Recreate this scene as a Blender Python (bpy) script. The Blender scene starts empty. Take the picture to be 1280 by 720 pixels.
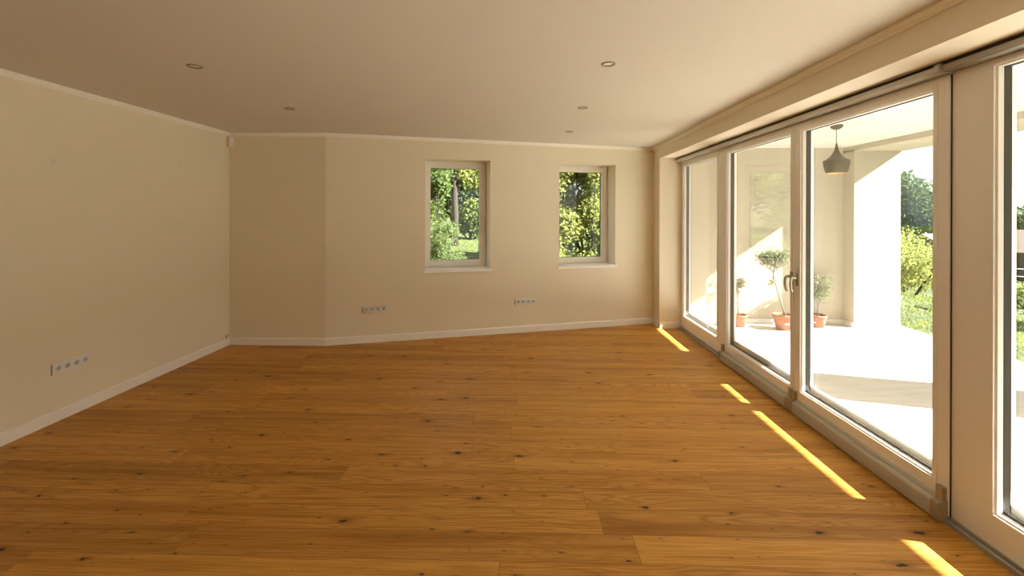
import bpy, bmesh, math, random
from mathutils import Vector, Matrix
R = math.radians
scn = bpy.context.scene
COL = scn.collection

# ------------------------------------------------------------------ helpers
def tag(o, label=None, cat=None, group=None, kind=None):
    if label: o['label'] = label
    if cat: o['category'] = cat
    if group: o['group'] = group
    if kind: o['kind'] = kind
    return o

def empty(name, loc, rz=0.0):
    o = bpy.data.objects.new(name, None); COL.objects.link(o)
    o.location = loc; o.rotation_euler = (0, 0, rz); o.empty_display_size = 0.1
    return o

def copy_tree(o, parent=None):
    c = o.copy(); COL.objects.link(c)
    c.parent = parent
    if parent is not None: c.matrix_parent_inverse = o.matrix_parent_inverse.copy()
    for ch in list(o.children): copy_tree(ch, c)
    return c

class MB:
    """collects shapes into one bmesh; build() links it as one object"""
    def __init__(s, M=None): s.bm = bmesh.new(); s.M = M or Matrix.Identity(4)
    def box(s, a, b, bev=0.0):
        x0, x1 = sorted((a[0], b[0])); y0, y1 = sorted((a[1], b[1])); z0, z1 = sorted((a[2], b[2]))
        vs = [s.bm.verts.new(s.M @ Vector(p)) for p in
              ((x0,y0,z0),(x1,y0,z0),(x1,y1,z0),(x0,y1,z0),(x0,y0,z1),(x1,y0,z1),(x1,y1,z1),(x0,y1,z1))]
        fs = [s.bm.faces.new([vs[i] for i in q]) for q in
              ((0,3,2,1),(4,5,6,7),(0,1,5,4),(1,2,6,5),(2,3,7,6),(3,0,4,7))]
        if bev > 0:
            es = list({e for f in fs for e in f.edges})
            bmesh.ops.bevel(s.bm, geom=es, offset=bev, segments=2, affect='EDGES', profile=0.7)
        return s
    def prism(s, pts, axis, t0, t1):
        """extrude closed 2D outline along axis ('x','y','z')"""
        def P(p, t):
            if axis == 'x': v = (t, p[0], p[1])
            elif axis == 'y': v = (p[0], t, p[1])
            else: v = (p[0], p[1], t)
            return s.bm.verts.new(s.M @ Vector(v))
        a = [P(p, t0) for p in pts]; b = [P(p, t1) for p in pts]; n = len(pts)
        s.bm.faces.new(a); s.bm.faces.new(b[::-1])
        for i in range(n): s.bm.faces.new((a[i], b[i], b[(i+1)%n], a[(i+1)%n]))
        return s
    def lathe(s, prof, c=(0,0,0), seg=32, axis='z', close=True):
        rings = []
        for r, h in prof:
            ring = []
            for k in range(seg):
                a = 2*math.pi*k/seg
                if axis == 'z': v = (c[0]+r*math.cos(a), c[1]+r*math.sin(a), c[2]+h)
                elif axis == 'x': v = (c[0]+h, c[1]+r*math.cos(a), c[2]+r*math.sin(a))
                else: v = (c[0]+r*math.cos(a), c[1]+h, c[2]+r*math.sin(a))
                ring.append(s.bm.verts.new(s.M @ Vector(v)))
            rings.append(ring)
        for i in range(len(rings)-1):
            for k in range(seg):
                f = s.bm.faces.new((rings[i][k], rings[i][(k+1)%seg], rings[i+1][(k+1)%seg], rings[i+1][k]))
                f.smooth = True
        if close:
            if prof[0][0] > 1e-5: s.bm.faces.new(rings[0][::-1])
            if prof[-1][0] > 1e-5: s.bm.faces.new(rings[-1])
        return s
    def tube(s, pts, rad, seg=10):
        pts = [Vector(p) for p in pts]
        rads = rad if isinstance(rad, (list, tuple)) else [rad]*len(pts)
        rings = []; up = None
        for i, p in enumerate(pts):
            d = (pts[min(i+1, len(pts)-1)] - pts[max(i-1, 0)]).normalized()
            if up is None: up = Vector((0,0,1)) if abs(d.z) < 0.9 else Vector((1,0,0))
            u = d.cross(up).normalized(); w = u.cross(d).normalized(); up = w
            rings.append([s.bm.verts.new(s.M @ (p + (u*math.cos(2*math.pi*k/seg) + w*math.sin(2*math.pi*k/seg))*rads[i])) for k in range(seg)])
        for i in range(len(rings)-1):
            for k in range(seg):
                f = s.bm.faces.new((rings[i][k], rings[i][(k+1)%seg], rings[i+1][(k+1)%seg], rings[i+1][k])); f.smooth = True
        s.bm.faces.new(rings[0][::-1]); s.bm.faces.new(rings[-1])
        return s
    def build(s, name, mat, parent=None):
        bmesh.ops.recalc_face_normals(s.bm, faces=s.bm.faces[:])
        me = bpy.data.meshes.new(name); s.bm.to_mesh(me); s.bm.free()
        me.materials.append(mat)
        o = bpy.data.objects.new(name, me); COL.objects.link(o)
        if parent is not None: o.parent = parent
        return o

def struct(o, label=None, cat=None):
    o['kind'] = 'structure'
    if label: o['label'] = label
    if cat: o['category'] = cat
    return o

# ------------------------------------------------------------------ materials
def newmat(name):
    m = bpy.data.materials.new(name); m.use_nodes = True
    nt = m.node_tree; nt.nodes.clear()
    out = nt.nodes.new('ShaderNodeOutputMaterial')
    return m, nt, out

class NT:
    def __init__(s, nt): s.nt = nt
    def n(s, t, **kw):
        nd = s.nt.nodes.new(t)
        for k, v in kw.items(): setattr(nd, k, v)
        return nd
    def link(s, a, b): s.nt.links.new(a, b)
    def setin(s, sock, v):
        if isinstance(v, bpy.types.NodeSocket): s.link(v, sock)
        else: sock.default_value = v
    def math(s, op, a, b=0.0, c=0.0, clamp=False):
        nd = s.n('ShaderNodeMath', operation=op); nd.use_clamp = clamp
        s.setin(nd.inputs[0], a); s.setin(nd.inputs[1], b); s.setin(nd.inputs[2], c)
        return nd.outputs[0]
    def mix(s, f, a, b, bt='MIX'):
        nd = s.n('ShaderNodeMix', data_type='RGBA', blend_type=bt)
        s.setin(nd.inputs[0], f); s.setin(nd.inputs[6], a); s.setin(nd.inputs[7], b)
        return nd.outputs[2]
    def noise(s, vec, scale, detail=4.0, rough=0.5, dist=0.0):
        nd = s.n('ShaderNodeTexNoise')
        s.setin(nd.inputs['Vector'], vec); nd.inputs['Scale'].default_value = scale
        nd.inputs['Detail'].default_value = detail; nd.inputs['Roughness'].default_value = rough
        nd.inputs['Distortion'].default_value = dist
        return nd.outputs['Fac']
    def ramp(s, f, stops):
        nd = s.n('ShaderNodeValToRGB'); s.setin(nd.inputs[0], f); cr = nd.color_ramp
        while len(cr.elements) < len(stops): cr.elements.new(0.5)
        for e, (p, c) in zip(cr.elements, stops): e.position = p; e.color = c if len(c) == 4 else (*c, 1)
        return nd.outputs[0]
    def comb(s, x, y, z=0.0):
        nd = s.n('ShaderNodeCombineXYZ'); s.setin(nd.inputs[0], x); s.setin(nd.inputs[1], y); s.setin(nd.inputs[2], z)
        return nd.outputs[0]
    def coords(s, obj=True):
        tc = s.n('ShaderNodeTexCoord').outputs['Object']
        sp = s.n('ShaderNodeSeparateXYZ'); s.link(tc, sp.inputs[0])
        return tc, sp.outputs[0], sp.outputs[1], sp.outputs[2]

def c4(c): return (c[0], c[1], c[2], 1.0)

def plain(name, col, rough=0.5, metal=0.0, var=0.04, vscale=6.0, bump=0.0, bscale=80.0, spec=0.5):
    m, nt, out = newmat(name); N = NT(nt)
    p = N.n('ShaderNodeBsdfPrincipled')
    tc, x, y, z = N.coords()
    f = N.noise(tc, vscale, 3)
    col_o = N.mix(f, c4([v*(1-var) for v in col]), c4([min(1, v*(1+var)) for v in col]))
    N.link(col_o, p.inputs['Base Color'])
    p.inputs['Roughness'].default_value = rough; p.inputs['Metallic'].default_value = metal
    p.inputs['Specular IOR Level'].default_value = spec
    if bump > 0:
        b = N.n('ShaderNodeBump'); b.inputs['Strength'].default_value = bump; b.inputs['Distance'].default_value = 0.002
        N.link(N.noise(tc, bscale, 4, 0.6), b.inputs['Height']); N.link(b.outputs[0], p.inputs['Normal'])
    N.link(p.outputs[0], out.inputs[0])
    return m

WALL = (0.815, 0.745, 0.60)
M = {}
M['wall'] = plain('cream_wall_paint', WALL, 0.9, var=0.012, vscale=1.5, bump=0.12, bscale=180, spec=0.2)
M['ceiling'] = plain('ceiling_paint', (0.69, 0.645, 0.565), 0.9, var=0.01, vscale=1.0, bump=0.05, bscale=150, spec=0.2)
M['mould'] = plain('moulding_paint', (0.90, 0.87, 0.80), 0.6, var=0.01)
M['base'] = plain('skirting_white', (0.90, 0.88, 0.84), 0.35, var=0.01)
M['pvc'] = plain('white_window_profile', (0.84, 0.81, 0.76), 0.32, var=0.01)
M['rail'] = plain('aluminium_rail', (0.50, 0.49, 0.44), 0.38, metal=0.25, var=0.03)
M['cap'] = plain('beige_end_cap', (0.36, 0.30, 0.20), 0.35, metal=0.2, var=0.03)
M['track'] = plain('grey_track', (0.36, 0.35, 0.31), 0.4, metal=0.3, var=0.05)
M['gasket_or_gap_shade'] = plain('dark_gasket_or_gap_shade', (0.018, 0.017, 0.013), 0.6, var=0.1)  # gasket rubber, and painted shade for two gaps in the glass front
M['spacer'] = plain('glass_spacer', (0.022, 0.020, 0.013), 0.8, var=0.15, vscale=20, spec=0.1)
M['steel'] = plain('satin_metal', (0.62, 0.58, 0.50), 0.3, metal=0.85, var=0.05)
M['socket'] = plain('socket_plastic', (0.80, 0.80, 0.77), 0.3, var=0.01)
M['sockhole'] = plain('socket_recess_shade', (0.46, 0.46, 0.42), 0.4, var=0.03)  # greyer than the plastic: shade of the wells put into the colour
M['pin'] = plain('socket_pin_hole', (0.02, 0.02, 0.02), 0.6)
M['spot_ring'] = plain('brushed_spot_ring', (0.30, 0.25, 0.16), 0.35, metal=0.7, var=0.05)
M['spot_lens'] = plain('spot_lens', (0.88, 0.84, 0.74), 0.15, var=0.02)
M['sensor'] = plain('sensor_plastic', (0.80, 0.70, 0.60), 0.4, var=0.01)
M['wire'] = plain('brass_wire', (0.35, 0.24, 0.08), 0.5, metal=0.3)
M['render_wall'] = plain('terrace_render', (0.41, 0.37, 0.295), 0.95, var=0.03, vscale=30, bump=0.6, bscale=240, spec=0.1)
M['terr_ceiling'] = plain('terrace_ceiling_paint', (0.56, 0.54, 0.49), 0.95, var=0.01, spec=0.1)
M['terracotta'] = plain('terracotta', (0.25, 0.105, 0.055), 0.8, var=0.12, vscale=25, bump=0.2)
M['soil'] = plain('potting_soil', (0.05, 0.035, 0.022), 0.95, var=0.4, vscale=60, bump=1.0, bscale=120)
M['tagw'] = plain('white_paper_tag', (0.8, 0.8, 0.78), 0.6)
M['bark'] = plain('bark', (0.026, 0.022, 0.017), 0.95, var=0.35, vscale=14, bump=0.8, bscale=60)
M['olive_bark'] = plain('olive_bark', (0.16, 0.14, 0.115), 0.9, var=0.25, vscale=30, bump=0.4)
M['lamp_out'] = plain('lamp_dark_brass', (0.060, 0.048, 0.028), 0.5, metal=0.3, var=0.08, vscale=30)
M['shed_wall'] = plain('shed_boards', (0.07, 0.06, 0.055), 0.9, var=0.3, vscale=3)
M['shed_roof'] = plain('shed_roof_sheet', (0.11, 0.11, 0.115), 0.7, var=0.15, vscale=4)
M['tile_roof'] = plain('clay_roof', (0.07, 0.05, 0.035), 0.9, var=0.3, vscale=3)
M['dark_wood'] = plain('dark_wood', (0.05, 0.035, 0.025), 0.8, var=0.2)
M['fence'] = plain('galvanised_wire', (0.3, 0.3, 0.3), 0.5, metal=0.5)
M['hill'] = plain('distant_hill', (0.045, 0.065, 0.060), 1.0, var=0.3, vscale=0.02, spec=0.0)  # bluish air haze mixed into the hill colour

# lamp inside copper
M['lamp_in'] = plain('lamp_inner_copper', (0.85, 0.50, 0.18), 0.35, metal=0.6, var=0.04)

# left wall with three faint filled patches
def wall_marks():
    m, nt, out = newmat('cream_wall_paint_patched'); N = NT(nt)
    p = N.n('ShaderNodeBsdfPrincipled'); tc, x, y, z = N.coords()
    f = N.noise(tc, 1.5, 3)
    base = N.mix(f, c4([v*0.988 for v in WALL]), c4([v*1.012 for v in WALL]))
    tot = None
    for (py, pz, r) in ((3.36, 1.99, .028), (4.63, 2.12, .02), (5.30, 2.09, .02)):
        dy = N.math('SUBTRACT', y, py); dz = N.math('SUBTRACT', z, pz)
        d = N.math('SQRT', N.math('ADD', N.math('MULTIPLY', dy, dy), N.math('MULTIPLY', dz, dz)))
        v = N.math('MULTIPLY_ADD', d, -1.0/(r*.6), 1.0/.6, clamp=True)
        tot = v if tot is None else N.math('MAXIMUM', tot, v)
    c = N.mix(N.math('MULTIPLY', tot, .22), base, (0.50, 0.40, 0.29, 1))
    N.link(c, p.inputs['Base Color']); p.inputs['Roughness'].default_value = 0.9; p.inputs['Specular IOR Level'].default_value = 0.2
    b = N.n('ShaderNodeBump'); b.inputs['Strength'].default_value = 0.12; b.inputs['Distance'].default_value = 0.002
    N.link(N.noise(tc, 180, 4, 0.6), b.inputs['Height']); N.link(b.outputs[0], p.inputs['Normal'])
    N.link(p.outputs[0], out.inputs[0]); return m
M['wall_left'] = wall_marks()

# oak plank floor
def oak():
    m, nt, out = newmat('oak_planks'); N = NT(nt)
    p = N.n('ShaderNodeBsdfPrincipled'); tc, x, y, z = N.coords()
    W = 0.19
    v = N.math('MULTIPLY_ADD', y, 1/W, 0.04)
    row = N.math('FLOOR', v); fy = N.math('FRACT', v)
    wn = N.n('ShaderNodeTexWhiteNoise', noise_dimensions='1D'); N.link(row, wn.inputs['W'])
    u = N.math('ADD', N.math('DIVIDE', x, 2.2), N.math('MULTIPLY', wn.outputs['Value'], 7.31))
    pl = N.math('FLOOR', u); fx = N.math('FRACT', u)
    wn2 = N.n('ShaderNodeTexWhiteNoise', noise_dimensions='3D')
    N.link(N.comb(row, pl, 3.7), wn2.inputs['Vector'])
    rnd = wn2.outputs['Value']
    sc = N.n('ShaderNodeSeparateColor'); N.link(wn2.outputs['Color'], sc.inputs[0])
    r2 = sc.outputs[1]; r3 = sc.outputs[2]
    # plank-local coordinates so that no grain runs across a joint
    ox = N.math('MULTIPLY', rnd, 37.0); oy = N.math('MULTIPLY', r2, 19.0)
    gx = N.math('ADD', x, ox); gy = N.math('ADD', y, oy)
    # cathedral grain: stretched noise contours
    warp = N.noise(N.comb(N.math('MULTIPLY', gx, 0.5), N.math('MULTIPLY', gy, 5.0)), 1.0, 3, 0.5, 0.45)
    rings = N.math('MULTIPLY', warp, 26.0)
    ringf = N.math('ABSOLUTE', N.math('SUBTRACT', N.math('FRACT', rings), 0.5))
    ringf = N.math('MULTIPLY', ringf, 2.0)
    fine = N.noise(N.comb(N.math('MULTIPLY', gx, 2.2), N.math('MULTIPLY', gy, 130.0)), 1.0, 3, 0.6)
    broad = N.noise(N.comb(N.math('MULTIPLY', gx, 0.55), N.math('MULTIPLY', gy, 11.0)), 1.0, 4, 0.62, 0.2)
    base = N.ramp(rnd, [(0.0, (0.390, 0.162, 0.025)), (0.25, (0.530, 0.235, 0.037)), (0.75, (0.610, 0.284, 0.048)), (1.0, (0.680, 0.335, 0.066))])
    c = N.mix(N.math('MULTIPLY_ADD', broad, 1.6, -0.45, clamp=True), base, (0.70, 0.385, 0.095, 1))
    c = N.mix(N.math('MULTIPLY_ADD', broad, -2.6, 1.28, clamp=True), c, (0.26, 0.102, 0.008, 1))
    rs = N.math('MULTIPLY', N.math('POWER', ringf, 2.5), N.math('MULTIPLY_ADD', r3, 0.55, 0.12))
    c = N.mix(rs, c, (0.27, 0.105, 0.010, 1))
    c = N.mix(N.math('MULTIPLY_ADD', fine, 2.6, -1.15, clamp=True), c, (0.26, 0.105, 0.012, 1))
    # dark streaks around knots + knots
    def knots(sx, sy, keep, rad, off):
        vo = N.n('ShaderNodeTexVoronoi', voronoi_dimensions='2D', feature='F1')
        vo.inputs['Scale'].default_value = 1.0; vo.inputs['Randomness'].default_value = 1.0
        wx = N.math('MULTIPLY', N.noise(N.comb(N.math('MULTIPLY', x, 26.0), N.math('MULTIPLY', y, 50.0)), 1.0, 3), 0.16)
        wy = N.math('MULTIPLY', N.noise(N.comb(N.math('MULTIPLY', x, 22.0), N.math('MULTIPLY', y, 45.0), 5.0), 1.0, 3), 0.12)
        N.link(N.comb(N.math('ADD', N.math('MULTIPLY_ADD', x, sx, off), wx), N.math('ADD', N.math('MULTIPLY_ADD', y, sy, off*1.7), wy)), vo.inputs['Vector'])
        s2 = N.n('ShaderNodeSeparateColor'); N.link(vo.outputs['Color'], s2.inputs[0])
        on = N.math('GREATER_THAN', s2.outputs[0], keep)
        rr = N.math('MULTIPLY_ADD', N.math('POWER', s2.outputs[1], 2.0), rad*0.95, rad*0.28)
        d = N.math('DIVIDE', vo.outputs['Distance'], rr)
        core = N.math('MULTIPLY', N.math('MULTIPLY_ADD', d, -3.0, 3.0, clamp=True), on)
        halo = N.math('MULTIPLY', N.math('MULTIPLY_ADD', d, -0.22, 1.0, clamp=True), on)
        return core, halo
    c1, h1 = knots(2.0, 4.4, 0.32, 0.045, 3.3)
    c2, h2 = knots(5.2, 10.5, 0.62, 0.055, 11.1)
    c = N.mix(N.math('MULTIPLY', N.math('POWER', h1, 1.8), 0.85), c, (0.17, 0.065, 0.012, 1))
    c = N.mix(N.math('MULTIPLY', N.math('POWER', h2, 1.4), 0.35), c, (0.19, 0.075, 0.014, 1))
    c = N.mix(N.math('MULTIPLY', N.math('MAXIMUM', c1, c2), 0.93), c, (0.014, 0.008, 0.006, 1))
    # joints
    ey = N.math('MINIMUM', fy, N.math('SUBTRACT', 1.0, fy)); ex = N.math('MINIMUM', fx, N.math('SUBTRACT', 1.0, fx))
    jy = N.math('LESS_THAN', ey, 0.0085); jx = N.math('LESS_THAN', ex, 0.0006)
    j = N.math('MAXIMUM', jy, jx)
    c = N.mix(N.math('MULTIPLY', j, 0.55), c, (0.09, 0.035, 0.008, 1))
    N.link(c, p.inputs['Base Color'])
    rg = N.math('MULTIPLY_ADD', fine, 0.12, 0.42); N.link(rg, p.inputs['Roughness'])
    p.inputs['Specular IOR Level'].default_value = 0.25
    hgt = N.math('SUBTRACT', N.math('MULTIPLY', fine, 0.12), N.math('MULTIPLY', j, 1.0))
    b = N.n('ShaderNodeBump'); b.inputs['Strength'].default_value = 0.35; b.inputs['Distance'].default_value = 0.0012
    N.link(hgt, b.inputs['Height']); N.link(b.outputs[0], p.inputs['Normal'])
    N.link(p.outputs[0], out.inputs[0]); return m
M['oak'] = oak()

# terrace slabs: pale stone with faint joints
def slabs():
    m, nt, out = newmat('pale_stone_slabs'); N = NT(nt)
    p = N.n('ShaderNodeBsdfPrincipled'); tc, x, y, z = N.coords()
    n1 = N.noise(N.comb(N.math('MULTIPLY', x, 1.2), N.math('MULTIPLY', y, 6.0)), 1.2, 5, 0.6, 1.2)
    n2 = N.noise(tc, 14, 4)
    c = N.ramp(n1, [(0.3, (0.53, 0.505, 0.47)), (0.5, (0.60, 0.585, 0.555)), (0.7, (0.66, 0.65, 0.63))])
    c = N.mix(N.math('MULTIPLY', n2, 0.15), c, (0.50, 0.46, 0.40, 1))
    fx = N.math('FRACT', N.math('MULTIPLY', x, 1/0.6)); fy = N.math('FRACT', N.math('MULTIPLY', y, 1/0.9))
    j = N.math('MAXIMUM', N.math('LESS_THAN', fx, 0.006), N.math('LESS_THAN', fy, 0.004))
    c = N.mix(N.math('MULTIPLY', j, 0.4), c, (0.36, 0.31, 0.25, 1))
    N.link(c, p.inputs['Base Color']); p.inputs['Roughness'].default_value = 0.7
    N.link(p.outputs[0], out.inputs[0]); return m
M['slabs'] = slabs()

def glassmat(name='window_glass', gain=1.0, tint=(0.97, 0.985, 0.97)):
    m, nt, out = newmat(name); N = NT(nt)
    g = N.n('ShaderNodeNewGeometry')
    dp = N.n('ShaderNodeVectorMath', operation='DOT_PRODUCT')
    N.link(g.outputs['True Normal'], dp.inputs[0]); N.link(g.outputs['Incoming'], dp.inputs[1])
    c = N.math('ABSOLUTE', dp.outputs['Value'])
    f = N.math('POWER', N.math('SUBTRACT', 1.0, c, clamp=True), 5.0)
    f = N.math('MULTIPLY', N.math('MULTIPLY_ADD', f, 0.96, 0.04), gain, clamp=True)
    tr = N.n('ShaderNodeBsdfTransparent'); tr.inputs[0].default_value = c4(tint)
    gl = N.n('ShaderNodeBsdfGlossy'); gl.inputs['Roughness'].default_value = 0.0
    gl.inputs['Color'].default_value = (1, 1, 1, 1)
    mx = N.n('ShaderNodeMixShader'); N.link(f, mx.inputs[0]); N.link(tr.outputs[0], mx.inputs[1]); N.link(gl.outputs[0], mx.inputs[2])
    N.link(mx.outputs[0], out.inputs[0]); return m
M['glass'] = glassmat('window_glass', 0.8)
M['glass_door'] = glassmat('insulating_glass', 1.7)

def leafmat(name, a, b, trans=0.35, scale=9.0):
    m, nt, out = newmat(name); N = NT(nt)
    tc, x, y, z = N.coords()
    f = N.noise(tc, scale, 2)
    f = N.math('MULTIPLY_ADD', f, 2.2, -0.6, clamp=True)
    c = N.mix(f, c4(a), c4(b))
    d = N.n('ShaderNodeBsdfPrincipled'); N.link(c, d.inputs['Base Color']); d.inputs['Roughness'].default_value = 0.5
    d.inputs['Specular IOR Level'].default_value = 0.12
    t = N.n('ShaderNodeBsdfTranslucent'); N.link(N.mix(0.5, c, (*[min(1, v*1.5) for v in b], 1)), t.inputs[0])
    mx = N.n('ShaderNodeMixShader'); mx.inputs[0].default_value = trans
    N.link(d.outputs[0], mx.inputs[1]); N.link(t.outputs[0], mx.inputs[2]); N.link(mx.outputs[0], out.inputs[0])
    return m
M['leaf_dark'] = leafmat('evergreen_leaves', (0.022, 0.042, 0.012), (0.075, 0.115, 0.030), 0.3)
M['leaf_mid'] = leafmat('tree_leaves', (0.035, 0.065, 0.018), (0.13, 0.18, 0.05), 0.3)
M['leaf_light'] = leafmat('sunny_shrub_leaves', (0.06, 0.10, 0.022), (0.25, 0.29, 0.075), 0.35)
M['leaf_yellow'] = leafmat('yellow_green_leaves', (0.09, 0.13, 0.03), (0.36, 0.38, 0.11), 0.35)
M['leaf_olive'] = leafmat('olive_leaves', (0.085, 0.10, 0.055), (0.27, 0.285, 0.18), 0.25, 40)
M['leaf_conifer'] = leafmat('conifer_leaves', (0.06, 0.10, 0.035), (0.22, 0.28, 0.11), 0.3)

def grassmat():
    m, nt, out = newmat('garden_grass'); N = NT(nt)
    p = N.n('ShaderNodeBsdfPrincipled'); tc, x, y, z = N.coords()
    f = N.noise(tc, 1.3, 5, 0.65); g = N.noise(tc, 38, 5, 0.7)
    c = N.ramp(f, [(0.3, (0.060, 0.090, 0.026)), (0.55, (0.105, 0.135, 0.042)), (0.75, (0.17, 0.155, 0.065))])
    c = N.mix(N.math('MULTIPLY_ADD', g, 2.4, -0.75, clamp=True), c, (0.035, 0.055, 0.015, 1))
    N.link(c, p.inputs['Base Color']); p.inputs['Roughness'].default_value = 0.9
    b = N.n('ShaderNodeBump'); b.inputs['Strength'].default_value = 1.0; b.inputs['Distance'].default_value = 0.05
    N.link(g, b.inputs['Height']); N.link(b.outputs[0], p.inputs['Normal'])
    N.link(p.outputs[0], out.inputs[0]); return m
M['grass'] = grassmat()

# ------------------------------------------------------------------ room shell
XL, XR, XO = -3.58, 1.93, 2.57        # left wall, right wall inner face, house outer face
ZC, ZB = 2.58, 2.397                  # ceiling, underside of the beam over the doors
YF, YBK, YR = 5.435, -1.8, 6.43       # front-left wall, back wall, reveal beside the fixed pane
B0 = Vector((-2.395, 5.435, 0)); C0 = Vector((1.925, 6.712, 0))
TW = (C0 - B0).normalized(); AW = math.atan2(TW.y, TW.x); LW = (C0 - B0).length
MW = Matrix.Translation(B0) @ Matrix.Rotation(AW, 4, 'Z')     # local: x along wall, y outward, z up
TH = 0.42

fl = MB(); fl.prism([(XL-.2, YBK-.2), (2.30, YBK-.2), (2.30, YR+.02), (1.98, YR+.02), (1.98, 6.80), tuple((B0+Vector((-.05, .1, 0))).xy), (XL-.2, YF+.1)], 'z', -0.15, 0.0)
struct(fl.build('floor', M['oak']), 'oak plank floor with dark knots running across the empty room', 'floor')
ce = MB(); ce.prism([(XL-.3, YBK-.3), (XO, YBK-.3), (XO, 7.25), (2.2, 7.25), tuple((B0+Vector((-.1, .42, 0))).xy), (XL-.3, YF+.4)], 'z', ZC, ZC+.3)
struct(ce.build('ceiling', M['ceiling']), 'plain cream ceiling over the whole room', 'ceiling')

struct(MB().box((XL-.3, YBK-.3, -.15), (XL, YF+.3, ZC)).build('wall_left', M['wall_left']), 'long cream wall on the left with faint filled patches', 'wall')
struct(MB().box((XL, YF, -.15), (B0.x, YF+.3, ZC)).build('wall_front_left', M['wall']), 'short shaded wall in the far left corner', 'wall')
struct(MB().box((XL, YBK-.3, -.15), (XR, YBK, ZC)).build('wall_back', M['wall']), 'wall behind the viewpoint', 'wall')

# slanting far wall with two window openings
S0, S1, S2, S3 = 1.186, 2.044, 3.026, 3.885
WZ0, WZ1 = 0.852, 2.315
w = MB(MW)
w.box((0, 0, -.15), (LW+.05, TH, WZ0)); w.box((0, 0, WZ1), (LW+.05, TH, ZC))
w.box((0, 0, WZ0), (S0, TH, WZ1)); w.box((S1, 0, WZ0), (S2, TH, WZ1)); w.box((S3, 0, WZ0), (LW+.05, TH, WZ1))
w.prism([(0, 0), (0, TH), (-.12, .3)], 'z', -.15, ZC)
struct(w.build('wall_front', M['wall']), 'slanting far wall with two small windows', 'wall')

# right wall: pier at the far end, beam above the doors, end piece behind the viewpoint
w = MB()
w.box((XR, YR, -.15), (XO, 7.25, ZC))
w.box((XR, YBK-.3, ZB), (2.36, YR, ZC)); w.box((2.36, YBK-.3, 2.40), (XO, YR, ZC))
w.box((XR, YBK-.3, -.15), (XO, -1.45, ZB))
struct(w.build('wall_right', M['wall']), 'beam and pier framing the glass doors on the right', 'wall')

# outer render skin of the house seen through the fixed pane
sk = MB(); sk.box((XO, YBK-.3, 2.40), (XO+.012, YR, 2.62)); sk.box((XO, YR, -.04), (XO+.012, 6.95, 2.62)); sk.box((2.33, YR-.008, -.04), (XO+.012, YR-.0005, 2.40))
struct(sk.build('trim_11', M['render_wall']), 'rendered outer corner of the house beside the far pane', 'render')

# baseboards
BH, BT = 0.088, 0.016
def base(name, a, b, label, nrm):
    a = Vector(a); b = Vector(b); t = (b-a).normalized(); n = Vector(nrm).normalized()
    m = MB(Matrix(((t.x, n.x, 0, a.x), (t.y, n.y, 0, a.y), (0, 0, 1, 0), (0, 0, 0, 1))))
    m.prism([(0, 0), (BT, 0), (BT, BH-.008), (BT-.007, BH), (0, BH)], 'x', 0, (b-a).length)
    struct(m.build(name, M['base']), label, 'baseboard')
NWI = Vector((TW.y, -TW.x))
base('baseboard_left', (XL, YBK), (XL, YF), 'white baseboard along the left wall', (1, 0))
base('baseboard_front_left', (XL, YF), (B0.x+.003, YF), 'white baseboard under the short shaded wall', (0, -1))
base('baseboard_front', B0.xy, C0.xy, 'white baseboard under the wall with two windows', NWI)
base('baseboard_right', (XR, YR-BT), (XR, 6.70), 'short white baseboard at the far right pier', (-1, 0))
base('baseboard_reveal', (XR-BT, YR), (2.225, YR), 'white baseboard on the pier face beside the far pane', (0, -1))

# crown moulding: stepped cove
CP = [(0, 0), (.034, 0), (.034, -.008), (.028, -.012), (.022, -.024), (.014, -.030), (.010, -.040), (0, -.040)]
def crown(name, a, b, nrm, label):
    a = Vector(a); b = Vector(b); t = (b-a).normalized(); n = Vector(nrm).normalized()
    m = MB(Matrix(((t.x, n.x, 0, a.x), (t.y, n.y, 0, a.y), (0, 0, 1, ZC), (0, 0, 0, 1))))
    m.prism(CP, 'x', 0, (b-a).length)
    struct(m.build(name, M['mould']), label, 'moulding')
crown('trim_1', (XL, YBK), (XL, YF), (1, 0), 'ceiling moulding above the left wall')
crown('trim_2', (XL, YF), (B0.x+.01, YF), (0, -1), 'ceiling moulding above the short shaded wall')
crown('trim_3', B0.xy, C0.xy, NWI, 'ceiling moulding above the wall with two windows')
crown('trim_4', (XR, YBK), (XR, 6.70), (-1, 0), 'ceiling moulding along the beam over the doors')

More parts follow.
